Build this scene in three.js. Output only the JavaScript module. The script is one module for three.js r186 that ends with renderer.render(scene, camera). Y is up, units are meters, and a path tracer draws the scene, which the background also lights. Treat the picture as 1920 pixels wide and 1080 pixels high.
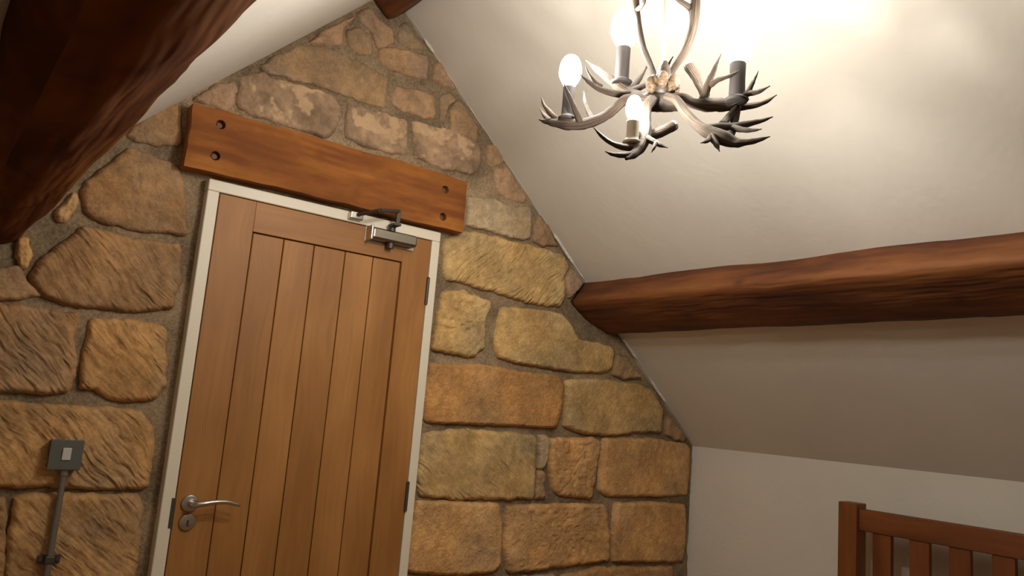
import * as THREE from 'three';
import { mergeGeometries, mergeVertices, toCreasedNormals } from 'three/addons/utils/BufferGeometryUtils.js';
import { RoundedBoxGeometry } from 'three/addons/geometries/RoundedBoxGeometry.js';
import { Brush, Evaluator, SUBTRACTION } from 'three-bvh-csg';

// ---------------------------------------------------------------- camera, exposure
const scene = new THREE.Scene();
scene.background = new THREE.Color(0x000000);
const camera = new THREE.PerspectiveCamera(40.907, 1920 / 1080, 0.05, 50);
camera.position.set(0, 1.36, 2.56);
camera.rotation.set(THREE.MathUtils.degToRad(8.994), THREE.MathUtils.degToRad(-36.342), THREE.MathUtils.degToRad(4.716), 'YXZ');
const renderer = new THREE.WebGLRenderer({ antialias: true });
renderer.toneMapping = THREE.LinearToneMapping;
renderer.toneMappingExposure = 1.45;
renderer.shadowMap.enabled = true;
const BULB_CANDELA = 0.53;                       // light of one bulb
const BULB_COLOR = new THREE.Color().setRGB(1.0, 0.965, 0.89);
const BULB_GLOW = 6.0;

// ---------------------------------------------------------------- noise
function hash(i, j, k = 0) {
  let h = (i * 374761393 + j * 668265263 + k * 2147483647) | 0;
  h = Math.imul(h ^ (h >>> 13), 1274126177); h ^= h >>> 16;
  h = Math.imul(h ^ (h >>> 15), 2246822519 | 0); h ^= h >>> 13;
  return (h >>> 0) / 4294967295;
}
const fade = t => t * t * (3 - 2 * t);
const mix = (a, b, t) => a + (b - a) * t;
const clamp = (v, a = 0, b = 1) => Math.min(b, Math.max(a, v));
const sstep = (a, b, v) => fade(clamp((v - a) / (b - a)));
function vnoise(x, y, seed = 0, px = 0, py = 0) {          // value noise in 0..1, periodic when px, py are given
  const i = Math.floor(x), j = Math.floor(y), fx = fade(x - i), fy = fade(y - j);
  const w = (a, p) => (p ? ((a % p) + p) % p : a);
  const a = hash(w(i, px), w(j, py), seed), b = hash(w(i + 1, px), w(j, py), seed);
  const c = hash(w(i, px), w(j + 1, py), seed), d = hash(w(i + 1, px), w(j + 1, py), seed);
  return mix(mix(a, b, fx), mix(c, d, fx), fy);
}
function fbm(x, y, seed, oct, px = 0, py = 0) {
  let s = 0, a = 0.5, t = 0;
  for (let o = 0; o < oct; o++) { s += a * vnoise(x, y, seed + o * 17, px, py); t += a; a *= 0.55; x *= 2; y *= 2; px *= 2; py *= 2; }
  return s / t;
}
function rng(seed) { let n = 0; return () => hash(seed, n++, 91); }

// ---------------------------------------------------------------- textures (one tile = the size in metres given to the user of it)
function makeTexture(w, h, fn, color) {
  const d = new Uint8Array(w * h * 4);
  for (let y = 0; y < h; y++) for (let x = 0; x < w; x++) {
    const c = fn(x / w, y / h), o = (y * w + x) * 4;
    d[o] = clamp(c[0], 0, 255); d[o + 1] = clamp(c[1], 0, 255); d[o + 2] = clamp(c[2], 0, 255); d[o + 3] = 255;
  }
  const t = new THREE.DataTexture(d, w, h, THREE.RGBAFormat);
  t.wrapS = t.wrapT = THREE.RepeatWrapping; t.magFilter = THREE.LinearFilter; t.minFilter = THREE.LinearMipmapLinearFilter; t.generateMipmaps = true;
  if (color) t.colorSpace = THREE.SRGBColorSpace;
  t.needsUpdate = true;
  return t;
}
const grey = v => [v * 255, v * 255, v * 255];
const lerp3 = (a, b, t) => [mix(a[0], b[0], t), mix(a[1], b[1], t), mix(a[2], b[2], t)];
// wood: u runs along the grain
function woodTexture(seed, dark, mid, light, opt = {}) {
  const { fine = 90, bands = 9, knots = 0, stain = 0.3 } = opt;
  return makeTexture(1024, 512, (u, v) => {
    const warp = (fbm(u * 3, v * 3, seed + 5, 3, 3, 3) - 0.5) * 0.06;
    const vv = v + warp;
    const broad = fbm(u * 2, vv * bands, seed, 4, 2, bands);
    const line = vnoise(u * 5, vv * fine, seed + 31, 5, fine);
    const pore = vnoise(u * 40, vv * fine * 2, seed + 57, 40, fine * 2);
    let t = clamp((broad - 0.5) * 1.7 + 0.5 + (line - 0.5) * 0.34 + (pore - 0.5) * 0.12);
    let c = t < 0.5 ? lerp3(dark, mid, t * 2) : lerp3(mid, light, t * 2 - 1);
    const st = sstep(0.55, 0.8, fbm(u * 5, v * 5, seed + 77, 4, 5, 5)) * stain;
    c = lerp3(c, dark, st);
    if (knots) for (let k = 0; k < knots; k++) {
      const kx = hash(k, 1, seed), ky = hash(k, 2, seed), dx = (u - kx) * 2.2, dy = (v - ky) * 1.4;
      const r = Math.sqrt(dx * dx + dy * dy * 2.5);
      if (r < 0.07) c = lerp3(c, dark, 0.75 * (1 - r / 0.07));
    }
    return c;
  }, true);
}
function woodBump(seed, fine = 90) {
  return makeTexture(1024, 512, (u, v) => {
    const vv = v + (fbm(u * 4, v * 4, seed + 5, 3, 4, 4) - 0.5) * 0.03;
    return grey(0.55 * fbm(u * 3, vv * 24, seed, 4, 3, 24) + 0.45 * vnoise(u * 8, vv * fine, seed + 31, 8, fine));
  }, false);
}
const TEX = {
  oak: woodTexture(11, [147, 97, 45], [162, 110, 54], [177, 124, 66], { fine: 110, bands: 5, stain: 0.08 }),
  lintel: woodTexture(23, [116, 62, 15], [152, 92, 31], [180, 118, 52], { fine: 70, bands: 7, knots: 7, stain: 0.45 }),
  beam: woodTexture(37, [96, 48, 18], [142, 82, 36], [172, 108, 54], { fine: 60, bands: 8, knots: 5, stain: 0.4 }),
  pine: woodTexture(51, [92, 46, 14], [112, 60, 20], [130, 74, 28], { fine: 80, bands: 7, stain: 0.2 }),
  woodBump: woodBump(61),
  stone: makeTexture(512, 512, (u, v) => {
    const a = fbm(u * 5, v * 5, 3, 5, 5, 5), b = fbm(u * 28, v * 28, 9, 3, 28, 28), c = vnoise(u * 120, v * 120, 13, 120, 120);
    const t = 0.88 + (a - 0.5) * 0.36 + (b - 0.5) * 0.22 + (c - 0.5) * 0.10, warm = (fbm(u * 4, v * 4, 71, 3, 4, 4) - 0.5) * 0.20;
    return [255 * clamp(t + warm * 0.45), 255 * clamp(t), 255 * clamp(t - warm * 0.9)];
  }, true),
  stonePatchy: makeTexture(512, 512, (u, v) => {           // old limewash left in blotches on the stone
    const a = fbm(u * 5, v * 5, 3, 5, 5, 5), b = fbm(u * 28, v * 28, 9, 3, 28, 28);
    const t = 0.72 + (a - 0.5) * 0.5 + (b - 0.5) * 0.25, w = sstep(0.53, 0.64, fbm(u * 9, v * 9, 171, 4, 9, 9));
    return lerp3([255 * clamp(t * 1.03), 255 * clamp(t * 0.97), 255 * clamp(t * 0.92)], [252, 240, 222], w * 0.75);
  }, true),
  stoneBump: makeTexture(512, 512, (u, v) => grey(0.5 * fbm(u * 22, v * 22, 41, 5, 22, 22) + 0.5 * fbm(u * 70, v * 70, 43, 3, 70, 70)), false),
  tooledBump: makeTexture(1024, 1024, (u, v) => {              // slanting chisel strokes
    const w = (fbm(u * 5, v * 5, 141, 3, 5, 5) - 0.5) * 0.10, a = u - v, b = u + v + w;
    const k = vnoise(a * 9, b * 46, 143, 9, 46), k2 = vnoise(a * 16, b * 88, 147, 16, 88), m = sstep(0.3, 0.6, fbm(u * 6, v * 6, 149, 3, 6, 6));
    return grey(0.25 * fbm(u * 22, v * 22, 41, 4, 22, 22) + 0.75 * mix(0.5, 0.62 * k + 0.38 * k2, 0.35 + 0.65 * m));
  }, false),
  mortar: makeTexture(512, 512, (u, v) => {
    const t = 0.72 + (fbm(u * 6, v * 6, 5, 5, 6, 6) - 0.5) * 0.5 + (vnoise(u * 150, v * 150, 8, 150, 150) - 0.5) * 0.2;
    return [255 * clamp(t), 255 * clamp(t * 0.985), 255 * clamp(t * 0.96)];
  }, true),
  plaster: makeTexture(512, 512, (u, v) => {
    const t = 0.95 + (fbm(u * 3, v * 3, 15, 4, 3, 3) - 0.5) * 0.06;
    return [255 * clamp(t), 255 * clamp(t), 255 * clamp(t)];
  }, true),
  plasterBump: makeTexture(512, 512, (u, v) => grey(0.8 * fbm(u * 4, v * 4, 25, 4, 4, 4) + 0.2 * fbm(u * 60, v * 60, 29, 2, 60, 60)), false),
  carpet: makeTexture(256, 256, (u, v) => { const t = 0.75 + (vnoise(u * 128, v * 128, 3, 128, 128) - 0.5) * 0.4; return [255 * t, 255 * t, 255 * t]; }, true),
  antler: makeTexture(512, 256, (u, v) => {
    const t = clamp(0.5 + (fbm(u * 4, v * 26, 81, 4, 4, 26) - 0.5) * 1.6);
    return lerp3([120, 96, 74], [214, 190, 156], t);
  }, true),
};
const lin = (r, g, b) => new THREE.Color().setRGB(r, g, b);
const std = o => new THREE.MeshStandardMaterial(o);
const M = {
  plaster: std({ map: TEX.plaster, color: lin(0.79, 0.735, 0.645), roughness: 0.95, bumpMap: TEX.plasterBump, bumpScale: 0.003 }),
  mortar: std({ map: TEX.mortar, color: lin(0.46, 0.335, 0.205), roughness: 1, bumpMap: TEX.stoneBump, bumpScale: 0.004 }),
  core: std({ color: lin(0.25, 0.21, 0.15), roughness: 1 }),
  oak: std({ map: TEX.oak, roughness: 0.55, bumpMap: TEX.woodBump, bumpScale: 0.0006 }),
  lintel: std({ map: TEX.lintel, roughness: 0.85, bumpMap: TEX.woodBump, bumpScale: 0.002 }),
  beam: std({ map: TEX.beam, color: lin(0.56, 0.54, 0.50), roughness: 0.75, bumpMap: TEX.woodBump, bumpScale: 0.006 }),
  darkBeam: new THREE.MeshPhysicalMaterial({ specularIntensity: 0.25, map: TEX.beam, color: lin(0.50, 0.47, 0.36), roughness: 0.95, bumpMap: TEX.woodBump, bumpScale: 0.004 }),
  ridge: std({ map: TEX.beam, color: lin(0.55, 0.5, 0.5), roughness: 0.7, bumpMap: TEX.woodBump, bumpScale: 0.006 }),
  pine: std({ map: TEX.pine, roughness: 0.5, bumpMap: TEX.woodBump, bumpScale: 0.0008 }),
  white: std({ color: lin(0.76, 0.68, 0.54), roughness: 0.45 }),
  steel: std({ color: lin(0.55, 0.52, 0.48), metalness: 1, roughness: 0.28 }),
  closerSteel: std({ color: lin(0.30, 0.27, 0.23), metalness: 1, roughness: 0.3 }),
  darkSteel: std({ color: lin(0.09, 0.075, 0.06), metalness: 0.6, roughness: 0.5 }),
  bolt: std({ color: lin(0.14, 0.07, 0.035), metalness: 0.3, roughness: 0.6 }),
  boxGrey: std({ color: lin(0.115, 0.115, 0.095), metalness: 0.3, roughness: 0.5 }),
  rocker: std({ color: lin(0.5, 0.48, 0.45), roughness: 0.4 }),
  conduit: std({ color: lin(0.22, 0.20, 0.16), metalness: 0.6, roughness: 0.45 }),
  carpet: std({ map: TEX.carpet, color: lin(0.70, 0.42, 0.215), roughness: 1 }),
  antler: std({ map: TEX.antler, color: lin(0.13, 0.115, 0.105), roughness: 0.85, bumpMap: TEX.woodBump, bumpScale: 0.002 }),
  cut: std({ color: lin(0.50, 0.43, 0.31), roughness: 0.7 }),
  candle: std({ color: lin(0.045, 0.036, 0.033), roughness: 0.7 }),
  root: std({ map: TEX.antler, color: lin(0.20, 0.165, 0.12), roughness: 0.7 }),
  candlePale: std({ color: lin(0.40, 0.33, 0.24), roughness: 0.6 }),
  hub: std({ map: TEX.antler, color: lin(0.07, 0.06, 0.057), roughness: 0.6 }),
  cord: std({ color: lin(0.42, 0.36, 0.27), roughness: 0.8 }),
  bulb: std({ color: lin(0.9, 0.88, 0.82), roughness: 0.4, emissive: lin(1, 0.93, 0.80), emissiveIntensity: BULB_GLOW }),
};
const TONES = {
  brown: [0.460, 0.257, 0.114], ochre: [0.580, 0.325, 0.131], yellow: [0.660, 0.428, 0.178], orange: [0.620, 0.321, 0.114], sand: [0.740, 0.421, 0.171],
  dun: [0.400, 0.256, 0.140], rose: [0.500, 0.312, 0.181], pale: [0.620, 0.456, 0.279], grey: [0.540, 0.410, 0.262], patchy: [0.620, 0.456, 0.304],
};
const STONE_MATERIAL = {};
for (const k in TONES) for (const tooled of [false, true])
  STONE_MATERIAL[k + (tooled ? '_tooled' : '')] = std({ map: k === 'patchy' ? TEX.stonePatchy : TEX.stone, color: lin(...TONES[k]), roughness: 0.95, bumpMap: tooled ? TEX.tooledBump : TEX.stoneBump, bumpScale: tooled ? 0.012 : 0.006 });

// ---------------------------------------------------------------- builders of objects
const used = {};
function numbered(n) { const k = used[n] = (used[n] ?? -1) + 1; return k ? `${n}_${String(k).padStart(3, '0')}` : n; }
function thing(name, label, category, base = [0, 0, 0], kind) {
  const o = new THREE.Group(); o.name = numbered(name); o.position.set(...base); o.userData = { label, category };
  if (kind) o.userData.kind = kind;
  scene.add(o);
  return o;
}
function rootOf(o) { while (o.parent && o.parent !== scene) o = o.parent; return o; }
function part(name, geo, mat, parent, label) {               // geometry is given in room coordinates
  const r = rootOf(parent).position;
  geo.translate(-r.x, -r.y, -r.z);
  const m = new THREE.Mesh(geo, mat); m.name = name; m.castShadow = m.receiveShadow = true;
  if (label) m.userData.label = label;
  parent.add(m);
  return m;
}
// texture coordinates in metres / tile from the dominant axis of each face; grain = axis that runs along u
function boxUV(geo, grain = 'x', tile = 1, shift = [0, 0]) {
  const g = geo.index ? geo.toNonIndexed() : geo;
  if (!g.attributes.normal) g.computeVertexNormals();
  const p = g.attributes.position, n = g.attributes.normal, uv = new Float32Array(p.count * 2);
  for (let i = 0; i < p.count; i += 3) {
    const ax = [0, 0, 0];
    for (let k = 0; k < 3; k++) { ax[0] += Math.abs(n.getX(i + k)); ax[1] += Math.abs(n.getY(i + k)); ax[2] += Math.abs(n.getZ(i + k)); }
    const d = ax.indexOf(Math.max(...ax)), rest = [0, 1, 2].filter(a => a !== d), gi = 'xyz'.indexOf(grain);
    const ua = rest.includes(gi) ? gi : rest[0], va = rest.find(a => a !== ua);
    for (let k = 0; k < 3; k++) {
      const q = [p.getX(i + k), p.getY(i + k), p.getZ(i + k)];
      uv[(i + k) * 2] = q[ua] / tile + shift[0]; uv[(i + k) * 2 + 1] = q[va] / tile + shift[1];
    }
  }
  g.setAttribute('uv', new THREE.BufferAttribute(uv, 2));
  return g;
}
function box(x0, x1, y0, y1, z0, z1, r = 0.003, grain = 'x', tile = 1, shift = [0, 0]) {
  const g = r ? new RoundedBoxGeometry(x1 - x0, y1 - y0, z1 - z0, 2, r) : new THREE.BoxGeometry(x1 - x0, y1 - y0, z1 - z0);
  g.translate((x0 + x1) / 2, (y0 + y1) / 2, (z0 + z1) / 2);
  return boxUV(g, grain, tile, shift);
}
function prism(outline, z0, z1, holes = []) {                  // polygon in xy, from z0 to z1
  const s = new THREE.Shape(outline.map(q => new THREE.Vector2(...q)));
  for (const h of holes) s.holes.push(new THREE.Path(h.map(q => new THREE.Vector2(...q))));
  const g = new THREE.ExtrudeGeometry(s, { depth: z1 - z0, bevelEnabled: false }); g.translate(0, 0, z0);
  return boxUV(g, 'z', 1);
}
function indexed(pos, uv, idx) {
  const g = new THREE.BufferGeometry();
  g.setAttribute('position', new THREE.Float32BufferAttribute(pos, 3)); g.setAttribute('uv', new THREE.Float32BufferAttribute(uv, 2));
  g.setIndex(idx); g.computeVertexNormals();
  return g;
}
// tapered tube through points [x, y, z, radius]
function horn(pts, seed = 1, radial = 9, rough = 0.1, flatStart = false) {
  const curve = new THREE.CatmullRomCurve3(pts.map(q => new THREE.Vector3(q[0], q[1], q[2])), false, 'centripetal');
  const n = Math.max(10, pts.length * 5), frames = curve.computeFrenetFrames(n, false), pos = [], uv = [], idx = [];
  let len = 0, last = null;
  const rad = t => { const f = t * (pts.length - 1), i = Math.min(pts.length - 2, Math.floor(f)); return mix(pts[i][3], pts[i + 1][3], fade(f - i)); };
  for (let i = 0; i <= n; i++) {
    const t = i / n, c = curve.getPoint(t); if (last) len += c.distanceTo(last); last = c;
    for (let k = 0; k <= radial; k++) {
      const a = (k % radial) / radial * Math.PI * 2, r = rad(t) * (1 + rough * 2 * (vnoise(i * 0.6, (k % radial) * 0.9, seed, 0, 0) - 0.5));
      const v = c.clone().addScaledVector(frames.normals[i], Math.cos(a) * r).addScaledVector(frames.binormals[i], Math.sin(a) * r);
      pos.push(v.x, v.y, v.z); uv.push(len / 0.25, k / radial);
      if (i && k < radial) { const b = i * (radial + 1) + k, p = b - radial - 1; idx.push(p, b, p + 1, b, b + 1, p + 1); }
    }
  }
  for (const e of [0, n]) {                                     // close both ends
    const c = curve.getPoint(e / n), ci = pos.length / 3; pos.push(c.x, c.y, c.z); uv.push(0, 0);
    for (let k = 0; k < radial; k++) { const b = e * (radial + 1) + k; e ? idx.push(b, ci, b + 1) : idx.push(b, b + 1, ci); }
  }
  for (let i = 0; i < idx.length; i += 3) [idx[i], idx[i + 1]] = [idx[i + 1], idx[i]];
  return indexed(pos, uv, idx);
}
function lathe(profile, at, seg = 20) {
  const g = new THREE.LatheGeometry(profile.map(q => new THREE.Vector2(Math.max(1e-5, q[0]), q[1])), seg); g.translate(...at); return g;
}
function cylinder(r, a, b, seg = 16) {
  const A = new THREE.Vector3(...a), B = new THREE.Vector3(...b), d = B.clone().sub(A), g = new THREE.CylinderGeometry(r, r, d.length(), seg);
  g.applyQuaternion(new THREE.Quaternion().setFromUnitVectors(new THREE.Vector3(0, 1, 0), d.normalize()));
  g.translate((a[0] + b[0]) / 2, (a[1] + b[1]) / 2, (a[2] + b[2]) / 2);
  return g;
}
// an old timber: section(z) gives its corners (x, y); corners are rounded and the faces wander a little
function timber(section, z0, z1, seed, wander = 0.006, step = 0.035, cuts = 3, tile = 1) {
  const n = Math.ceil((z1 - z0) / step), R = 56, pos = [], uv = [], idx = [];
  const ring = z => {
    let q = section(z);
    for (let c = 0; c < cuts; c++) {
      const o = [], f = c ? 0.25 : 0.09;
      for (let i = 0; i < q.length; i++) { const a = q[i], b = q[(i + 1) % q.length]; o.push([mix(a[0], b[0], f), mix(a[1], b[1], f)], [mix(b[0], a[0], f), mix(b[1], a[1], f)]); }
      q = o;
    }
    const L = [0]; for (let i = 0; i < q.length; i++) { const a = q[i], b = q[(i + 1) % q.length]; L.push(L[i] + Math.hypot(a[0] - b[0], a[1] - b[1])); }
    const out = []; let j = 0;
    for (let k = 0; k < R; k++) { const d = k / R * L[q.length]; while (L[j + 1] < d) j++; const f = (d - L[j]) / (L[j + 1] - L[j]), a = q[j], b = q[(j + 1) % q.length]; out.push([mix(a[0], b[0], f), mix(a[1], b[1], f), d]); }
    return { out, total: L[q.length] };
  };
  for (let i = 0; i <= n; i++) {
    const z = mix(z0, z1, i / n), { out, total } = ring(z);
    let cx = 0, cy = 0; for (const o of out) { cx += o[0] / R; cy += o[1] / R; }
    for (let k = 0; k <= R; k++) {
      const o = out[k % R], a = (k % R) / R * Math.PI * 2;
      const w = wander * ((fbm(z * 3 + 5, Math.cos(a) * 1.6 + 9 + seed, seed, 3) + fbm(z * 3 + 55, Math.sin(a) * 1.6 + 9, seed + 3, 3) - 1) * 2 + (fbm(z * 10, k % R * 0.35, seed + 9, 2) - 0.5) * 0.8);
      const dx = o[0] - cx, dy = o[1] - cy, l = Math.hypot(dx, dy);
      pos.push(o[0] + dx / l * w, o[1] + dy / l * w, z); uv.push(z / tile, (k === R ? total : o[2]) / tile);
      if (i && k < R) { const b = i * (R + 1) + k, p = b - R - 1; idx.push(p, b, p + 1, b, b + 1, p + 1); }
    }
  }
  for (const e of [0, n]) {
    const ci = pos.length / 3; let cx = 0, cy = 0;
    for (let k = 0; k < R; k++) { cx += pos[(e * (R + 1) + k) * 3] / R; cy += pos[(e * (R + 1) + k) * 3 + 1] / R; }
    pos.push(cx, cy, e ? z1 : z0); uv.push(0.1, 0.1);
    for (let k = 0; k < R; k++) { const b = e * (R + 1) + k; e ? idx.push(b, ci, b + 1) : idx.push(b, b + 1, ci); }
  }
  const g = indexed(pos, uv, idx);
  // outward faces whichever way the section was given
  const P = g.attributes.position, N = g.attributes.normal, m = Math.floor(n / 2) * (R + 1);
  let c = [0, 0]; for (let k = 0; k < R; k++) { c[0] += P.getX(m + k) / R; c[1] += P.getY(m + k) / R; }
  let s = 0; for (let k = 0; k < R; k++) s += N.getX(m + k) * (P.getX(m + k) - c[0]) + N.getY(m + k) * (P.getY(m + k) - c[1]);
  if (s < 0) { const ix = g.index.array; for (let i = 0; i < ix.length; i += 3) { const t = ix[i]; ix[i] = ix[i + 1]; ix[i + 1] = t; } g.computeVertexNormals(); }
  return g;
}

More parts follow.
